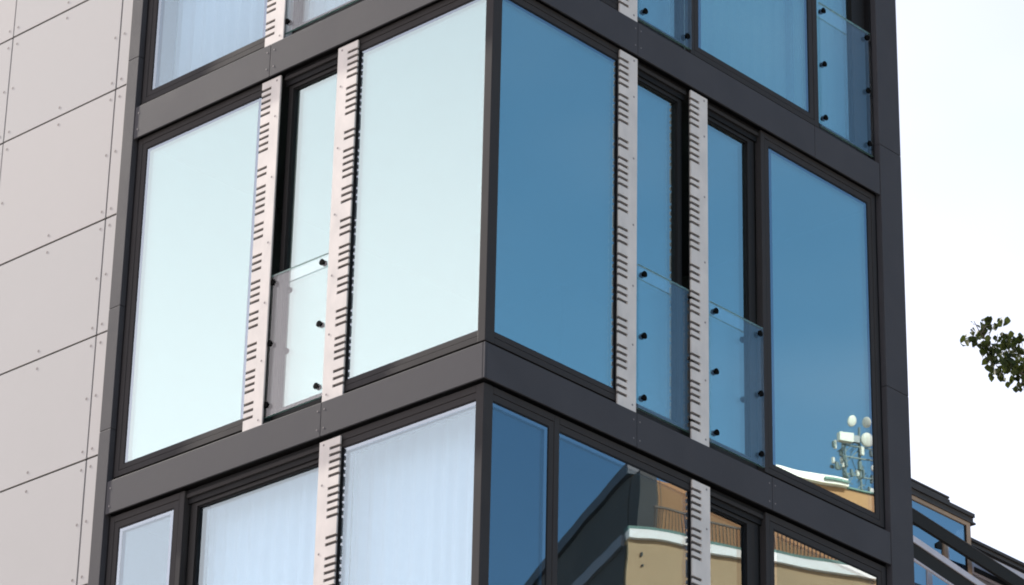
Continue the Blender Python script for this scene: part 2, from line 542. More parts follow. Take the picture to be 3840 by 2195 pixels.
def vent_strip(f, u0, u1, lv, slot_side, label=None):
    zb = lv * STOREY
    w = u1 - u0
    zt, z_b = zb + 2.806, zb + 0.004
    if slot_side > 0:
        us = [u0, u0 + w * 0.49, u1]
        slot_col = 1
    else:
        us = [u0, u0 + w * 0.51, u1]
        slot_col = 0
    zs = [z_b]
    solid = []
    for s in sorted(SLOTS):
        zs += [zb + s - 0.0115, zb + s + 0.0115]
        solid += [True, False]
    zs.append(zt); solid.append(True)
    d0, d1 = 0.018, 0.030
    bm = bmesh.new()
    vc = {}
    def V(i, j, k):
        key = (i, j, k)
        if key not in vc:
            vc[key] = bm.verts.new(f(us[i], d0 if k == 0 else d1, zs[j]))
        return vc[key]
    nu, nzz = 2, len(zs) - 1
    def full(i, j):
        return 0 <= i < nu and 0 <= j < nzz and (solid[j] or i != slot_col)
    for i in range(nu):
        for j in range(nzz):
            if not full(i, j): continue
            bm.faces.new((V(i, j, 0), V(i + 1, j, 0), V(i + 1, j + 1, 0), V(i, j + 1, 0)))
            bm.faces.new((V(i, j, 1), V(i, j + 1, 1), V(i + 1, j + 1, 1), V(i + 1, j, 1)))
            if not full(i - 1, j): bm.faces.new((V(i, j, 0), V(i, j + 1, 0), V(i, j + 1, 1), V(i, j, 1)))
            if not full(i + 1, j): bm.faces.new((V(i + 1, j, 0), V(i + 1, j, 1), V(i + 1, j + 1, 1), V(i + 1, j + 1, 0)))
            if not full(i, j - 1): bm.faces.new((V(i, j, 0), V(i, j, 1), V(i + 1, j, 1), V(i + 1, j, 0)))
            if not full(i, j + 1): bm.faces.new((V(i, j + 1, 0), V(i + 1, j + 1, 0), V(i + 1, j + 1, 1), V(i, j + 1, 1)))
    o = part('perforated_strip', bm, M['strip'])
    if label: o['label'] = label
    # dark duct behind the plate
    bm = bmesh.new()
    box(bm, (u0 + 0.004, 0.0305, zb + 0.002), (u1 - 0.004, 0.0412, zb + 2.80), f)
    sub('duct', bm, M['duct'], o)
    us_ = u0 + w * (0.20 if slot_side > 0 else 0.80)
    for s in SCREWS:
        x, y, z = f(us_, 0.0178, zb + s)
        inst('screw', screw_me, (x, y, z + OFF), o, (R(90), 0, 0) if f is left else (R(90), 0, R(90)))
    return o
vent_strip(left, -2.352, -2.157, 0, -1, 'sunlit perforated strip left of the balcony door')
vent_strip(left, -1.557, -1.357, 0, 1, 'sunlit perforated strip right of the balcony door')
vent_strip(left, -2.352, -2.157, 1, -1)
vent_strip(left, -1.557, -1.357, -1, 1)
vent_strip(right, 1.352, 1.544, 0, -1, 'shaded perforated strip nearest the corner')
vent_strip(right, 2.143, 2.334, 0, -1, 'shaded perforated strip between two balconies')
vent_strip(right, 1.346, 1.540, 1, -1)
vent_strip(right, 2.148, 2.340, -1, -1)

# --- glass balustrades with black point fixings
bm = bmesh.new()
bmesh.ops.create_cone(bm, cap_ends=True, segments=20, radius1=0.0235, radius2=0.0235, depth=0.008)
bmesh.ops.translate(bm, verts=bm.verts, vec=(0, 0, 0.001))
g2 = bmesh.ops.create_cone(bm, cap_ends=True, segments=14, radius1=0.011, radius2=0.011, depth=0.05)
bmesh.ops.translate(bm, verts=g2['verts'], vec=(0, 0, -0.022))
g3 = bmesh.ops.create_cone(bm, cap_ends=True, segments=20, radius1=0.022, radius2=0.022, depth=0.010)
bmesh.ops.translate(bm, verts=g3['verts'], vec=(0, 0, -0.028))
fix_me = bpy.data.meshes.new('point_fixing'); bm.to_mesh(fix_me); bm.free()
M['fixing'] = mat('matt_black_fixing', (0.004, 0.004, 0.004), 0.8, spec=0.03, var=0.1)
fix_me.materials.append(M['fixing'])
for p in fix_me.polygons: p.use_smooth = False

def balustrade(f, u0, u1, lv, fu, label=None):
    zb = lv * STOREY
    z0, z1 = zb + 0.070, zb + 1.177
    bm = bmesh.new()
    box(bm, (u0, 0.038, z0), (u1, 0.056, z1), f)
    o = part('glass_balustrade', bm, M['glass_bal'])
    o.data.materials.append(M['glass_edge'])
    for p in o.data.polygons:
        if abs(p.normal.z) > 0.9:
            p.material_index = 1
    if label: o['label'] = label
    for u in fu:
        for z in (0.163, 0.638, 1.118):
            x, y, zz = f(u, 0.034, zb + z)
            inst('point_fixing', fix_me, (x, y, zz + OFF), o, (R(90), 0, 0) if f is left else (R(90), 0, R(90)))
    return o
balustrade(left, -2.190, -1.565, 0, (-2.142, -1.640), 'glass balustrade between the two sunlit strips')
balustrade(left, -2.190, -0.99, 1, (-2.142, -1.04))
balustrade(right, 1.590, 2.215, 0, (1.650, 2.165), 'glass balustrade between the two shaded strips')
balustrade(right, 2.385, 2.985, 0, (2.440, 2.946), 'glass balustrade right of the shaded strips')
balustrade(right, 1.590, 2.180, 1, (1.650, 2.130))
balustrade(right, 3.745, 4.400, 1, (3.790, 4.350), 'glass balustrade at the upper right end')

# band rivets near seams
bm = bmesh.new()
bmesh.ops.create_cone(bm, cap_ends=True, segments=8, radius1=0.0065, radius2=0.006, depth=0.002)
brivet = bpy.data.meshes.new('rivet'); bm.to_mesh(brivet); bm.free(); brivet.materials.append(M['screw'])
for f, us in ((left, ((-3.72, 0), (-1.575, 0), (-1.51, 0), (-3.72, 1), (-2.30, 1), (-2.225, 1))), (right, ((1.50, 1), (1.56, 1), (1.50, 0), (1.565, 0), (2.985, 0), (3.05, 0)))):
    for u, lv in us:
        for dz in (-0.06, -0.20):
            x, y, z = f(u, -0.0002, lv * STOREY + dz)
            inst('rivet', brivet, (x, y, z + OFF), B, (R(90), 0, 0) if f is left else (R(90), 0, R(90)))

# --- curtains hanging inside
def curtain(f, u0, u1, lv, label, d=0.30, pitch=0.135, amp=0.022, seed=0):
    rnd = random.Random(seed)
    zb = lv * STOREY
    n = int((u1 - u0) / 0.012)
    bm = bmesh.new()
    rows = []
    ph = 0
    prof = []
    for i in range(n + 1):
        ph += 2 * math.pi / (pitch / 0.012) * rnd.uniform(0.55, 1.45)
        prof.append((ph, rnd.uniform(0.75, 1.25)))
    zz = [zb + 0.03, zb + 0.9, zb + 1.9, zb + 2.80]
    for k, z in enumerate(zz):
        row = []
        for i in range(n + 1):
            a = amp * (1.15 - 0.2 * k) * prof[i][1]
            row.append(bm.verts.new(f(u0 + (u1 - u0) * i / n, d + a * math.sin(prof[i][0]), z)))
        rows.append(row)
    for r0, r1 in zip(rows, rows[1:]):
        for i in range(n):
            bm.faces.new((r0[i], r0[i + 1], r1[i + 1], r1[i]))
    o = new_obj('curtain', bm, M['curtain'], None, True)
    sm = o.modifiers.new('solid', 'SOLIDIFY'); sm.thickness = 0.003
    o['label'] = label; o['category'] = 'curtain'; o['group'] = 'pleated curtains behind the glass'
curtain(left, -3.70, -2.25, 1, 'pale pleated curtain behind the upper left window beside the pale wall', seed=1)
curtain(left, -2.20, -0.5, 1, 'pale pleated curtain behind the upper balcony door on the sunlit side', seed=2)
curtain(left, -2.95, -1.52, -1, 'pale pleated curtain behind the wide recessed window at lower left', seed=3)
curtain(left, -1.50, -0.30, -1, 'pale pleated curtain behind the lower window next to the building corner', seed=4)
curtain(right, 2.25, 3.66, 1, 'pleated curtain behind the wide blue window at upper right', seed=5)
curtain(right, 3.76, 4.38, 1, 'pleated curtain behind the balcony door at the upper right end', seed=6)

# ------------------------------------------------------------------ pale panel-clad wing at the left
P = thing('panel_clad_building', 'pale building wing clad in large riveted panels left of the dark frame', 'building', (-6, 0, GROUND))
PO = Vector((6, 0, OFF))
def ppart(name, bm, material, parent=None):
    for v in bm.verts: v.co += PO
    return new_obj(name, bm, material, parent or P)
bm = bmesh.new(); box(bm, (-16, 0.125, GROUND), (-3.87, 9.0, 7.6)); ppart('wall', bm, M['substrate'])
ZJ = [7.5, 6.44, 5.42, 4.412, 3.440, 2.311, 1.327, 0.315, -0.70, -1.72, -2.75, -3.8]
UJ = [-3.80, -4.137, -5.494, -6.85, -8.2, -9.55]
bm = bmesh.new()
bmesh.ops.create_cone(bm, cap_ends=True, segments=10, radius1=0.012, radius2=0.011, depth=0.002)
rivet_me = bpy.data.meshes.new('rivet'); bm.to_mesh(rivet_me); bm.free(); rivet_me.materials.append(M['rivet'])
rp = random.Random(3)
for a, b in zip(UJ, UJ[1:]):
    for t, s in zip(ZJ, ZJ[1:]):
        j = 0.0075
        bm = bmesh.new()
        dd = 0.100 + rp.uniform(-0.0012, 0.0012)
        box(bm, (b + j * 0.85, dd, s + j), (a - j * 0.85, dd + 0.012, t - j))
        o = ppart('cladding_panel', bm, M['panel' if rp.random() < 0.6 else 'panel2'])
        md = o.modifiers.new('bevel', 'BEVEL'); md.width = 0.0015; md.segments = 1; md.limit_method = 'ANGLE'
        wide = (a - b) > 0.6
        spots = []
        h = t - s
        for z in (s + 0.075, s + h / 2, t - 0.075):
            spots.append((a - 0.055, z)); spots.append((b + 0.055 if wide else b + 0.050, z))
            if wide and z != s + h / 2:
                spots.append(((a + b) / 2, z))
        for (u, z) in spots:
            if u < -6.3 or z > 5.3 or z < -1.3: continue
            if not wide and u > b + 0.1: continue
            inst('rivet', rivet_me, (u + rp.uniform(-.004, .004) + 6, dd - 0.0002, z + rp.uniform(-.005, .005) + OFF), o, (R(90), 0, 0))

# ------------------------------------------------------------------ further building at the right edge
SC = 2.5
CAM = Vector((14.35692, -15.05717, -9.65626))
NX = -22.3
def N(y, z, out=0.0):
    return Vector((NX + out * SC, CAM.y + (y - CAM.y) * SC, CAM.z + (z - CAM.z) * SC))
NB0 = N(5.4, 0)
NBT = thing('neighbouring_building', 'farther building with stepped dark roof and blue glazed attic behind the right edge', 'building', (NX, NB0.y, GROUND))
M['nroof'] = mat('dark_roof_metal', (0.045, 0.043, 0.044), 0.7, spec=0.2, var=0.15, scale=2)
M['ntan'] = mat('tan_window_frame', (0.30, 0.22, 0.16), 0.7, spec=0.2, var=0.1, scale=2)
M['nbeam'] = mat('dark_beam_metal', (0.014, 0.013, 0.012), 0.75, spec=0.15, var=0.15, scale=2)
M['nledge'] = mat('silver_ledge_metal', (0.42, 0.40, 0.44), 0.5, var=0.1, scale=2)
M['nwall'] = mat('grey_violet_wall', (0.17, 0.165, 0.19), 0.7, var=0.1, scale=1)
M['glass_n'] = glass('blue_sky_glass', 0.42, (0.8, 0.92, 1.0), (0.25, 0.3, 0.35), wave=0.006, wscale=0.5)
def npart(name, bm, material, parent=None):
    off = Vector((NX, NB0.y, GROUND))
    for v in bm.verts: v.co -= off
    return new_obj(name, bm, material, parent or NBT)
def nbox(bm, y0, y1, z0, z1, o0, o1):
    a, b = N(y0, z0, o0), N(y1, z1, o1)
    box(bm, a, b)
# body
bm = bmesh.new(); box(bm, (NX - 12, N(4.0, 0).y, GROUND), (NX - 0.35, N(5.885, 0).y, N(0, 0.60).z)); npart('wall', bm, M['nwall'])
bm = bmesh.new(); box(bm, (NX - 12, N(5.89, 0).y, GROUND), (NX - 0.10, N(7.6, 0).y, N(0, 0.425).z)); npart('wall', bm, M['nwall'])
# roofs, each a stack of stepped sheets
def roof(y0, y1, layers):
    for k, (z0, z1, o) in enumerate(layers):
        bm = bmesh.new(); nbox(bm, y0, y1, z0, z1, -3.0 - 0.02 * k, o)
        npart('roof_sheet', bm, M['nroof'])
roof(4.0, 5.625, [(0.705, 0.722, 0.0), (0.7225, 0.735, -0.015), (0.7355, 0.750, -0.004)])
roof(4.0, 5.945, [(0.607, 0.622, 0.012), (0.6225, 0.668, -0.012), (0.6685, 0.700, 0.006)])
roof(5.89, 7.6, [(0.425, 0.437, 0.0), (0.4375, 0.466, -0.02), (0.4665, 0.490, 0.0)])
# glazed attic: tan frame, panes in rows
def nframe(y0, y1, z0, z1, w=0.008):
    bm = bmesh.new(); nbox(bm, y0, y1, z0, z1, -0.03, -0.012)
    return npart('pane', bm, M['glass_n'])
bm = bmesh.new(); nbox(bm, 4.0, 5.885, 0.575, 0.606, -0.03, 0.0); npart('window_head', bm, M['ntan'])
bm = bmesh.new(); nbox(bm, 5.835, 5.885, -0.4, 0.5745, -0.03, 0.002); npart('window_post', bm, M['ntan'])
bm = bmesh.new(); nbox(bm, 5.825, 5.8345, -0.4, 0.5745, -0.03, -0.004); npart('window_seal', bm, M['nbeam'])
nframe(4.0, 5.824, 0.40, 0.5745)
bm = bmesh.new(); nbox(bm, 4.0, 5.834, 0.37, 0.3995, -0.03, -0.004); npart('transom', bm, M['ntan'])
for y0, y1 in ((4.6, 5.10), (5.11, 5.50), (5.60, 5.824)):
    nframe(y0, y1, 0.12, 0.369)
bm = bmesh.new(); nbox(bm, 5.535, 5.575, 0.12, 0.369, -0.03, -0.002); npart('mullion', bm, M['ntan'])
bm = bmesh.new(); nbox(bm, 5.576, 5.599, 0.12, 0.369, -0.03, -0.006); npart('mullion', bm, M['nledge'])
bm = bmesh.new(); nbox(bm, 5.10, 5.11, 0.12, 0.369, -0.03, -0.004); npart('mullion', bm, M['ntan'])
# tilted vent window
bm = bmesh.new()
pts = [N(5.43, 0.30, 0.0), N(5.51, 0.36, -0.01), N(5.51, 0.27, -0.01), N(5.43, 0.265, 0.0)]
v = [bm.verts.new(p) for p in pts] + [bm.verts.new(p + Vector((-0.06, 0, 0))) for p in pts]
for q in ((0, 1, 2, 3), (7, 6, 5, 4), (0, 4, 5, 1), (1, 5, 6, 2), (2, 6, 7, 3), (3, 7, 4, 0)): bm.faces.new([v[i] for i in q])
npart('vent_window', bm, M['nbeam'])
bm = bmesh.new(); nbox(bm, 4.0, 5.834, 0.09, 0.1195, -0.03, -0.002); npart('transom', bm, M['ntan'])
for y0, y1 in ((4.6, 5.30), (5.36, 5.60), (5.61, 5.824)):
    nframe(y0, y1, -0.25, 0.0895)
bm = bmesh.new(); nbox(bm, 5.30, 5.36, -0.25, 0.0895, -0.03, -0.003); npart('mullion', bm, M['nledge'])
bm = bmesh.new(); nbox(bm, 5.60, 5.61, -0.25, 0.0895, -0.03, -0.005); npart('mullion', bm, M['nbeam'])
# lower attic wall to the right: grey panel faces
bm = bmesh.new(); nbox(bm, 5.90, 7.6, 0.20, 0.40, -0.03, -0.012); npart('wall_panel', bm, M['nledge'])
bm = bmesh.new(); nbox(bm, 5.93, 6.40, 0.215, 0.255, -0.0115, -0.004); npart('louvre', bm, M['nbeam'])
# beams of the angled balcony in front
def nbeam(name, y0, o0, y1, o1, z0, z1, material, thick=0.02):
    bm = bmesh.new()
    a0, a1 = N(y0, z0, o0), N(y1, z0, o1)
    h = N(0, z1).z - N(0, z0).z
    t = thick * SC
    vv = []
    for p in (a0, a1):
        for dx, dz in ((0, 0), (-t, 0), (-t, h), (0, h)):
            vv.append(bm.verts.new(p + Vector((dx, 0, dz))))
    for q in ((0, 1, 2, 3), (7, 6, 5, 4), (0, 4, 5, 1), (1, 5, 6, 2), (2, 6, 7, 3), (3, 7, 4, 0)): bm.faces.new([vv[i] for i in q])
    return npart(name, bm, material)
nbeam('balcony_beam', 4.46, 0.315, 6.90, 0.01, 0.197, 0.297, M['nbeam'], 0.03)
nbeam('balcony_beam_cap', 4.46, 0.318, 6.90, 0.013, 0.2972, 0.305, M['nroof'], 0.04)
nbeam('balcony_ledge', 4.30, 0.41, 6.90, 0.0, -0.020, 0.030, M['nledge'], 0.035)
nbeam('balcony_fascia', 4.30, 0.40, 6.90, -0.01, -0.145, -0.0205, M['nbeam'], 0.03)
# perforated edge strip under the fascia: a run of small plates
er = nbeam('edge_strip', 4.30, 0.402, 6.90, -0.008, -0.150, -0.1455, M['nledge'], 0.03)
for k in range(46):
    t0 = 0.10 + k * 0.012
    y0 = 4.30 + t0 * 2.6; o0 = 0.404 - t0 * 0.41
    y1 = y0 + 0.016; o1 = o0 - 0.0025
    nbeam('edge_plate', y0, o0, y1, o1, -0.166, -0.1505, M['nledge'], 0.004)

# ------------------------------------------------------------------ beige building across the street (seen mirrored in the right facade)
Q = Vector((34.2224, 40.9161, 20.1685))
def ang(dg): return Vector((math.cos(R(dg)), math.sin(R(dg)), 0))
AV = ang(114.83 + 0.0)      # along the sunlit face
NV = ang(24.83)             # into the building
BV = ang(30.83)             # along the shaded face
H = thing('beige_building', 'tall beige building with white cornice and green copper edge, mirrored in the right windows', 'building', (Q.x, Q.y, GROUND))
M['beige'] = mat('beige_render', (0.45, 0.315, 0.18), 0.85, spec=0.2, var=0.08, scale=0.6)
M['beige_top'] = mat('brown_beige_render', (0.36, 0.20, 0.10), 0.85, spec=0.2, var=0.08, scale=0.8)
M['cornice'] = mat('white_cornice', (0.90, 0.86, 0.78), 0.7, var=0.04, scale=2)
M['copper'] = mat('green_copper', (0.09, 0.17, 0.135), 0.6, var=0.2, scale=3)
M['hdark'] = mat('dark_render_and_shade', (0.05, 0.05, 0.047), 0.8, var=0.25, scale=0.8)  # on the wall skins this colour holds the shade of the unlit side
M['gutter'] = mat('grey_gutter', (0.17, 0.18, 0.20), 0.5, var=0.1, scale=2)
M['iron'] = mat('brown_railing_iron', (0.11, 0.075, 0.05), 0.6, var=0.1)
def hp(a, n, z, b=0.0):
    return Q + AV * a + NV * n + BV * b + Vector((0, 0, z))
def hpart(name, bm, material, parent=None):
    off = Vector((Q.x, Q.y, GROUND))
    for v in bm.verts: v.co -= off
    return new_obj(name, bm, material, parent or H)
def hprism(bm, corners, z0, z1):
    lo = [bm.verts.new(Vector((c.x, c.y, z0))) for c in corners]
    hi = [bm.verts.new(Vector((c.x, c.y, z1))) for c in corners]
    n = len(lo)
    for i in range(n):
        bm.faces.new((lo[i], lo[(i + 1) % n], hi[(i + 1) % n], hi[i]))
    bm.faces.new(lo); bm.faces.new(hi)
def hquad(a0, a1, n0, n1, bend=True):
    """ground plan of a block from a0..a1 along the sunlit face, set back n0, n1 deep"""
    return [hp(a0, n0, 0), hp(a1, n0, 0), hp(a1, n1, 0), hp(a0, n0, 0, (n1 - n0) / NV.dot(BV))]
zt = Q.z
# main block: beige walls, plus a dark skin that paints shade on one face
bm = bmesh.new(); hprism(bm, hquad(0.0, 13.0, 0.0, 16.0), GROUND, zt - 0.31); hpart('wall', bm, M['beige'])
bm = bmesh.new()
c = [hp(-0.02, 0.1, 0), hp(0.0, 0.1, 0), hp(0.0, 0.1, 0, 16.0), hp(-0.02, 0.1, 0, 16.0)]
hprism(bm, c, GROUND, zt - 0.45); hpart('shade_painted_wall', bm, M['hdark'])
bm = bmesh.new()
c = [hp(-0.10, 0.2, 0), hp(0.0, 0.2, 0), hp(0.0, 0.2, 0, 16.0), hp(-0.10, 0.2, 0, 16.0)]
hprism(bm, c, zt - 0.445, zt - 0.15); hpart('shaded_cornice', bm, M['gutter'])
bm = bmesh.new(); hprism(bm, hquad(-0.02, 13.1, -0.12, 0.15), zt - 0.305, zt - 0.09); hpart('cornice', bm, M['cornice'])
bm = bmesh.new(); hprism(bm, hquad(-0.02, 13.1, -0.06, 0.18), zt - 0.0895, zt + 0.01); hpart('copper_edge', bm, M['copper'])
bm = bmesh.new(); hprism(bm, hquad(0.05, 13.0, 0.2, 16.0), zt - 0.305, zt - 0.05); hpart('terrace', bm, M['concrete'])
# setback storey
bm = bmesh.new(); hprism(bm, hquad(0.93, 4.7, 2.0, 14.0), zt - 0.045, zt + 2.15); hpart('upper_wall', bm, M['beige_top'])
bm = bmesh.new(); hprism(bm, hquad(4.7, 14.0, 2.0, 14.0), zt - 0.045, zt + 2.86); hpart('upper_wall', bm, M['beige_top'])
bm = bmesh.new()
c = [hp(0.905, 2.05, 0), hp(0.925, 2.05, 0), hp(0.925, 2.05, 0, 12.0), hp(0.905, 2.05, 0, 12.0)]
hprism(bm, c, zt - 0.04, zt + 2.12); hpart('shade_painted_wall', bm, M['hdark'])  # setback storey: the face's shade is put into this dark skin
bm = bmesh.new()
c = [hp(0.80, 1.95, 0), hp(1.05, 1.95, 0), hp(1.05, 1.95, 0, 12.2), hp(0.80, 1.95, 0, 12.2)]
hprism(bm, c, zt + 2.155, zt + 2.44); M['eave'] = mat('dark_eave_metal', (0.055, 0.06, 0.07), 0.55, var=0.15, scale=2)
hpart('eave', bm, M['eave'])
bm = bmesh.new(); hprism(bm, hquad(0.84, 1.30, 1.45, 1.995), zt + 0.0, zt + 2.08); hpart('dark_block', bm, M['hdark'])  # plain dark block standing against the upper wall
bm = bmesh.new(); hprism(bm, hquad(4.7, 6.70, 1.85, 2.10), zt + 2.865, zt + 3.05); hpart('upper_cornice', bm, M['cornice'])
bm = bmesh.new(); hprism(bm, hquad(6.10, 6.70, 1.80, 1.845), zt + 2.93, zt + 2.99); hpart('copper_edge', bm, M['copper'])
bm = bmesh.new(); hprism(bm, hquad(6.72, 14.0, 1.94, 2.05), zt + 2.865, zt + 2.90); hpart('parapet_edge', bm, M['copper'])
bm = bmesh.new(); hprism(bm, hquad(5.85, 6.25, 2.3, 2.8), zt + 3.055, zt + 3.26); hpart('roof_unit', bm, M['cornice'])
bm = bmesh.new(); hprism(bm, hquad(5.45, 5.82, 2.4, 2.8), zt + 3.055, zt + 3.20); hpart('roof_unit', bm, M['gutter'])
# terrace railing
bm = bmesh.new()
bar(bm, hp(0.95, 0.9, 0.93), hp(9.5, 0.9, 0.93), 0.045, 0.045)
hpart('handrail', bm, M['iron'])
bm = bmesh.new()
for k in range(84):
    p = hp(0.98 + k * 0.1, 0.9, 0)
    bar(bm, p + Vector((0, 0, -0.05)), p + Vector((0, 0, 0.905)), 0.022, 0.022)
hpart('baluster_row', bm, M['iron'])['kind'] = 'stuff'
# upper wall joint and two dark vents on the lower wall
bm = bmesh.new(); hprism(bm, hquad(1.62, 1.635, 1.985, 1.998), zt + 0.0, zt + 2.4); hpart('wall_joint', bm, M['iron'])
for a_, z_, w_, h_ in ((0.31, -0.68, 0.04, 0.10), (0.34, -0.95, 0.05, 0.035)):
    bm = bmesh.new(); hprism(bm, hquad(a_, a_ + w_, -0.05, -0.002), zt + z_ - h_ / 2, zt + z_ + h_ / 2); hpart('wall_vent', bm, M['hdark'])
# windows lower down on both faces
for r_ in range(5):
    for k in range(5):
        a_ = 1.2 + k * 2.4; z_ = zt - 5.2 - r_ * 3.2
        bm = bmesh.new(); hprism(bm, hquad(a_, a_ + 1.2, -0.03, -0.004), z_, z_ + 1.7); wv = hpart('window', bm, M['cornice'])
        bm = bmesh.new(); hprism(bm, hquad(a_ + 0.08, a_ + 1.12, -0.04, -0.0305), z_ + 0.08, z_ + 1.62); hpart('pane', bm, M['glass_n'], wv)
for k in range(4):
    b_ = 1.2 + k * 2.6
    c = [hp(-0.08, 0.1, 0, b_), hp(-0.024, 0.1, 0, b_), hp(-0.024, 0.1, 0, b_ + 1.2), hp(-0.08, 0.1, 0, b_ + 1.2)]
    bm = bmesh.new(); hprism(bm, c, zt - 2.6, zt - 1.0); hpart('window', bm, M['gutter'])

# antenna mast on its roof
MB = hp(7.05, 2.6, 2.86)
T = thing('antenna_mast', 'roof antenna mast with white dishes mirrored in the large right window', 'antenna', MB)
M['mast'] = mat('grey_green_mast_steel', (0.11, 0.14, 0.14), 0.6, var=0.2, scale=10)
M['dish'] = mat('white_dish', (0.55, 0.54, 0.49), 0.6, var=0.05, scale=6)
def mp_(a, n, z): return AV * a + NV * n + Vector((0, 0, z))
for a_, n_, top in ((0.0, 0.0, 1.75), (0.42, 0.05, 1.95), (0.16, 0.45, 1.7)):
    bm = bmesh.new(); tube(bm, [mp_(a_, n_, 0), mp_(a_, n_, top)], [0.035, 0.03], 8); new_obj('pole', bm, M['mast'], T)
bm = bmesh.new()
for z in (0.25, 0.7, 1.15, 1.45):
    bar(bm, mp_(-0.08, 0, z), mp_(0.75, 0, z), 0.03, 0.03)
    bar(bm, mp_(0.0, 0, z), mp_(0.16, 0.45, z), 0.02, 0.02)
    bar(bm, mp_(0.0, 0.0, z - 0.2), mp_(0.42, 0.05, z + 0.25), 0.02, 0.02)
rl = random.Random(9)
for k in range(34):
    a_ = rl.uniform(-0.25, 0.75); z_ = rl.uniform(0.1, 1.45)
    bar(bm, mp_(a_, rl.uniform(-0.1, 0.3), z_), mp_(a_ + rl.uniform(-0.25, 0.25), rl.uniform(-0.1, 0.3), z_ + rl.uniform(-0.25, 0.3)), 0.014, 0.014)
new_obj('lattice', bm, M['mast'], T)['kind'] = 'stuff'
def dish(a, z, r, aim):
    bm = bmesh.new()
    prof = [(0.0, 0.0), (0.5, 0.03), (0.85, 0.10), (1.0, 0.18), (1.0, 0.34), (0.0, 0.40)]
    n = 20
    rings = []
    for (rr, dd) in prof:
        rings.append([bm.verts.new((rr * r * math.cos(2 * math.pi * k / n), rr * r * math.sin(2 * math.pi * k / n), -dd * r * 1.2)) for k in range(n)] if rr > 0 else [bm.verts.new((0, 0, -dd * r * 1.2))])
    for a0, b0 in zip(rings, rings[1:]):
        for k in range(n):
            if len(a0) == 1: bm.faces.new((a0[0], b0[k], b0[(k + 1) % n]))
            elif len(b0) == 1: bm.faces.new((a0[k], b0[0], a0[(k + 1) % n]))
            else: bm.faces.new((a0[k], b0[k], b0[(k + 1) % n], a0[(k + 1) % n]))
    o = new_obj('dish', bm, M['dish'], T, True)
    o.location = mp_(a, -0.12, z)
    o.rotation_euler = Vector(aim).to_track_quat('Z', 'Y').to_euler()
    return o
VIEW = (-NV * 1.0 + Vector((0, 0, -0.25)))
dish(0.14, 2.02, 0.135, -NV + AV * 0.15 + Vector((0, 0, -0.2)))
dish(0.52, 2.05, 0.135, -NV * 0.5 - AV * 0.9 + Vector((0, 0, -0.1)))
dish(0.56, 1.62, 0.165, -NV + Vector((0, 0, -0.2)))
bm = bmesh.new(); bar(bm, mp_(-0.24, -0.10, 1.58), mp_(0.16, -0.10, 1.58), 0.16, 0.22); new_obj('antenna_box', bm, M['dish'], T)
bm = bmesh.new(); bar(bm, mp_(0.17, -0.06, 1.60), mp_(0.36, -0.06, 1.60), 0.08, 0.16); new_obj('antenna_box', bm, M['gutter'], T)
ra = random.Random(5)
for k in range(26):
    a_ = ra.choice((-0.05, 0.05, 0.42, 0.5, 0.7)) + ra.uniform(-0.14, 0.12); z_ = ra.uniform(0.15, 1.25)
    if k < 12: a_ = -0.14 + ra.uniform(-0.24, 0.2); z_ = ra.uniform(0.55, 1.3)
    w_ = ra.uniform(0.04, 0.11); h_ = ra.uniform(0.08, 0.22)
    bm = bmesh.new(); p = mp_(a_, ra.uniform(-0.15, 0.15), z_); bar(bm, p, p + Vector((0, 0, h_)), w_, 0.05)
    new_obj('panel_antenna', bm, M['dish' if ra.random() < 0.18 else 'mast'], T)
for a_, z_ in ((0.70, 0.92), (0.68, 0.33)):
    dish(a_, z_, 0.085, -NV)

# ------------------------------------------------------------------ tree in the yard behind: one leafy branch reaches into view
TB = Vector((-8.6, 25.0, GROUND))
TR = thing('leafy_tree', 'tree whose dark leafy branch hangs into the white sky at the right', 'tree', TB)
M['bark'] = mat('bark', (0.07, 0.055, 0.04), 0.9, var=0.3, scale=8)
def leafmat(name, c):
    m = mat(name, c, 0.6, spec=0.12, var=0.4, scale=5)
    nt = m.node_tree
    tl_ = nt.nodes.new('ShaderNodeBsdfTranslucent')
    tl_.inputs[0].default_value = (c[0] * 2.2, c[1] * 2.6, c[2] * 1.2, 1)
    mx = nt.nodes.new('ShaderNodeMixShader')
    mx.inputs[0].default_value = 0.10
    nt.links.new(nt.nodes['Principled BSDF'].outputs[0], mx.inputs[1])
    nt.links.new(tl_.outputs[0], mx.inputs[2])
    nt.links.new(mx.outputs[0], nt.nodes['Material Output'].inputs[0])
    return m
M['leaf'] = leafmat('dark_leaf', (0.022, 0.029, 0.008))
M['leaf2'] = leafmat('olive_leaf', (0.045, 0.052, 0.016))
def tl(p): return Vector(p) - TB
bm = bmesh.new()
tube(bm, [tl((-8.6, 25, GROUND)), tl((-8.5, 25.0, -7)), tl((-8.6, 24.9, -2)), tl((-8.5, 25, 3)), tl((-8.6, 25.1, 8))], [0.32, 0.26, 0.22, 0.15, 0.05], 10)
limbs = []
rt = random.Random(11)
for k in range(9):
    z = -1 + k * 1.0
    an = k * 2.4
    e = Vector((-8.55 + 2.2 * math.cos(an), 25 + 2.2 * math.sin(an), z + 2.0))
    tube(bm, [tl((-8.55, 25, z)), tl((-8.55 + 1.1 * math.cos(an), 25 + 1.1 * math.sin(an), z + 0.9)), tl(e)], [0.09, 0.05, 0.02], 6)
    limbs.append(e)
new_obj('trunk', bm, M['bark'], TR, True)
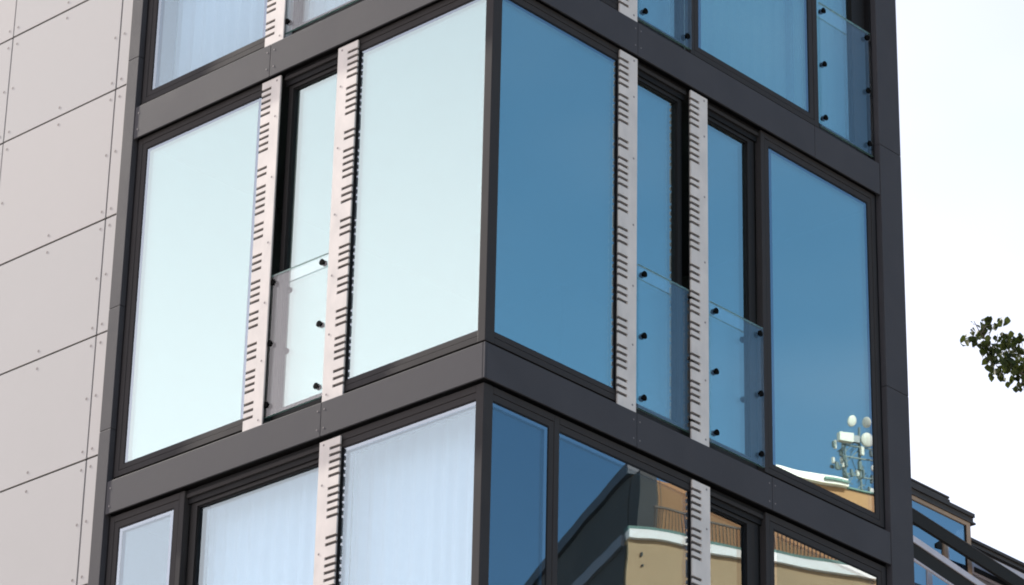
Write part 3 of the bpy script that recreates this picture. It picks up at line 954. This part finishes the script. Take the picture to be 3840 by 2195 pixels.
# the branch in view: points given as (y, z) at x about -8
def bpt(px, py, dx=0.0):
    return Vector((-8.0 + dx, 16.87 + (px - 3610) * 0.00578, 8.39 + (px - 3610) * 0.002 - (py - 1280) * 0.0037))
twigs = [[(5000, 1700), (4200, 1520), (3900, 1440), (3790, 1375), (3720, 1310), (3672, 1240), (3655, 1205)],
         [(3690, 1270), (3645, 1262), (3622, 1285)],
         [(3680, 1250), (3700, 1222), (3728, 1216)],
         [(3740, 1330), (3738, 1270), (3742, 1250)],
         [(3770, 1355), (3785, 1285), (3800, 1262)],
         [(3830, 1400), (3825, 1310), (3835, 1290)],
         [(3780, 1380), (3745, 1398), (3740, 1412)],
         [(3860, 1425), (3815, 1435), (3806, 1462)],
         [(3760, 1360), (3715, 1362), (3690, 1345)],
         [(3690, 1262), (3690, 1225), (3684, 1196)],
         [(3700, 1285), (3712, 1250), (3722, 1232)],
         [(3800, 1380), (3762, 1330), (3752, 1300)],
         [(3850, 1400), (3800, 1330), (3796, 1300)]]
bm = bmesh.new()
for i, tw in enumerate(twigs):
    pts = [tl(bpt(x, y)) for x, y in tw]
    rads = [0.05, 0.035, 0.022, 0.014, 0.009, 0.006, 0.004] if i == 0 else [0.007, 0.005, 0.003]
    tube(bm, pts, rads[:len(pts)], 6)
new_obj('branch', bm, M['bark'], TR, True)
# leaf mesh: a folded pointed blade, about 0.1 m long
def leaf_mesh(m, seed):
    r = random.Random(seed)
    bm = bmesh.new()
    prof = [(0.0, 0.004), (0.18, 0.55), (0.42, 1.0), (0.68, 0.8), (0.88, 0.35), (1.0, 0.02)]
    cen = []; lf = []; rg = []
    for t, w in prof:
        curl = -0.18 * t * t
        cen.append(bm.verts.new((t - 0.5, 0, curl)))
        lf.append(bm.verts.new((t - 0.52, 0.42 * w * r.uniform(.9, 1.1), curl + 0.10 * w)))
        rg.append(bm.verts.new((t - 0.52, -0.42 * w * r.uniform(.9, 1.1), curl + 0.10 * w)))
    for i in range(5):
        bm.faces.new((cen[i], cen[i + 1], lf[i + 1], lf[i]))
        bm.faces.new((cen[i], rg[i], rg[i + 1], cen[i + 1]))
    me = bpy.data.meshes.new('leaf'); bm.to_mesh(me); bm.free(); me.materials.append(m)
    return me
LM = [leaf_mesh(M['leaf'], 1), leaf_mesh(M['leaf'], 2), leaf_mesh(M['leaf2'], 3)]
blobs = [(3628, 1275, 14, 7), (3640, 1250, 10, 4), (3660, 1212, 12, 5), (3672, 1245, 14, 6), (3704, 1222, 14, 7), (3716, 1218, 10, 4), (3676, 1290, 16, 9),
         (3700, 1310, 18, 12), (3735, 1262, 13, 7), (3735, 1295, 14, 8), (3700, 1350, 20, 15), (3740, 1345, 22, 16), (3778, 1285, 20, 12), (3790, 1268, 14, 6),
         (3765, 1320, 16, 9), (3790, 1370, 22, 16), (3725, 1385, 15, 9), (3760, 1395, 18, 11), (3825, 1310, 14, 9), (3830, 1345, 18, 12), (3825, 1390, 22, 16),
         (3785, 1420, 12, 6), (3836, 1425, 14, 8), (3838, 1290, 8, 3), (3756, 1372, 14, 7), (3700, 1330, 16, 7), (3806, 1445, 12, 8), (3850, 1360, 24, 14), (3860, 1420, 22, 12)]
for (px, py, sp, n) in blobs:
    for k in range(int(n * 1.5)):
        p = bpt(px + 20 + rt.gauss(0, sp * 0.55), py + rt.gauss(0, sp * 0.55), rt.uniform(-0.15, 0.15))
        s = rt.uniform(0.06, 0.125)
        o = inst('leaf', rt.choice(LM), tl(p), TR, (rt.uniform(-0.9, 0.9), rt.uniform(0.3, 2.4), rt.gauss(-0.8, 0.9)), (s, s, s))
# rest of the crown, out of view to the right
bm = bmesh.new()
for k in range(5200):
    c = rt.choice(limbs + [Vector((-8.6, 25.0, 8))])
    p = c + Vector((rt.gauss(0, 0.75), rt.gauss(0, 0.6), rt.gauss(0, 0.75)))
    if (p.x - 14.36) * 33.26 + (p.y + 15.06) * 22.36 < 50: continue
    s = rt.uniform(0.09, 0.15)
    rot = Matrix.Rotation(rt.uniform(0, 6.28), 3, 'Z') @ Matrix.Rotation(rt.uniform(-1, 1), 3, 'X') @ Matrix.Rotation(rt.uniform(0, 1.4), 3, 'Y')
    q = [bm.verts.new(tl(p + rot @ Vector(w) * s)) for w in ((0, 0, 0), (0.45, 0.4, 0.05), (1, 0, -0.1), (0.45, -0.4, 0.05))]
    bm.faces.new(q)
cr = new_obj('crown', bm, M['leaf'], TR)
cr['kind'] = 'stuff'
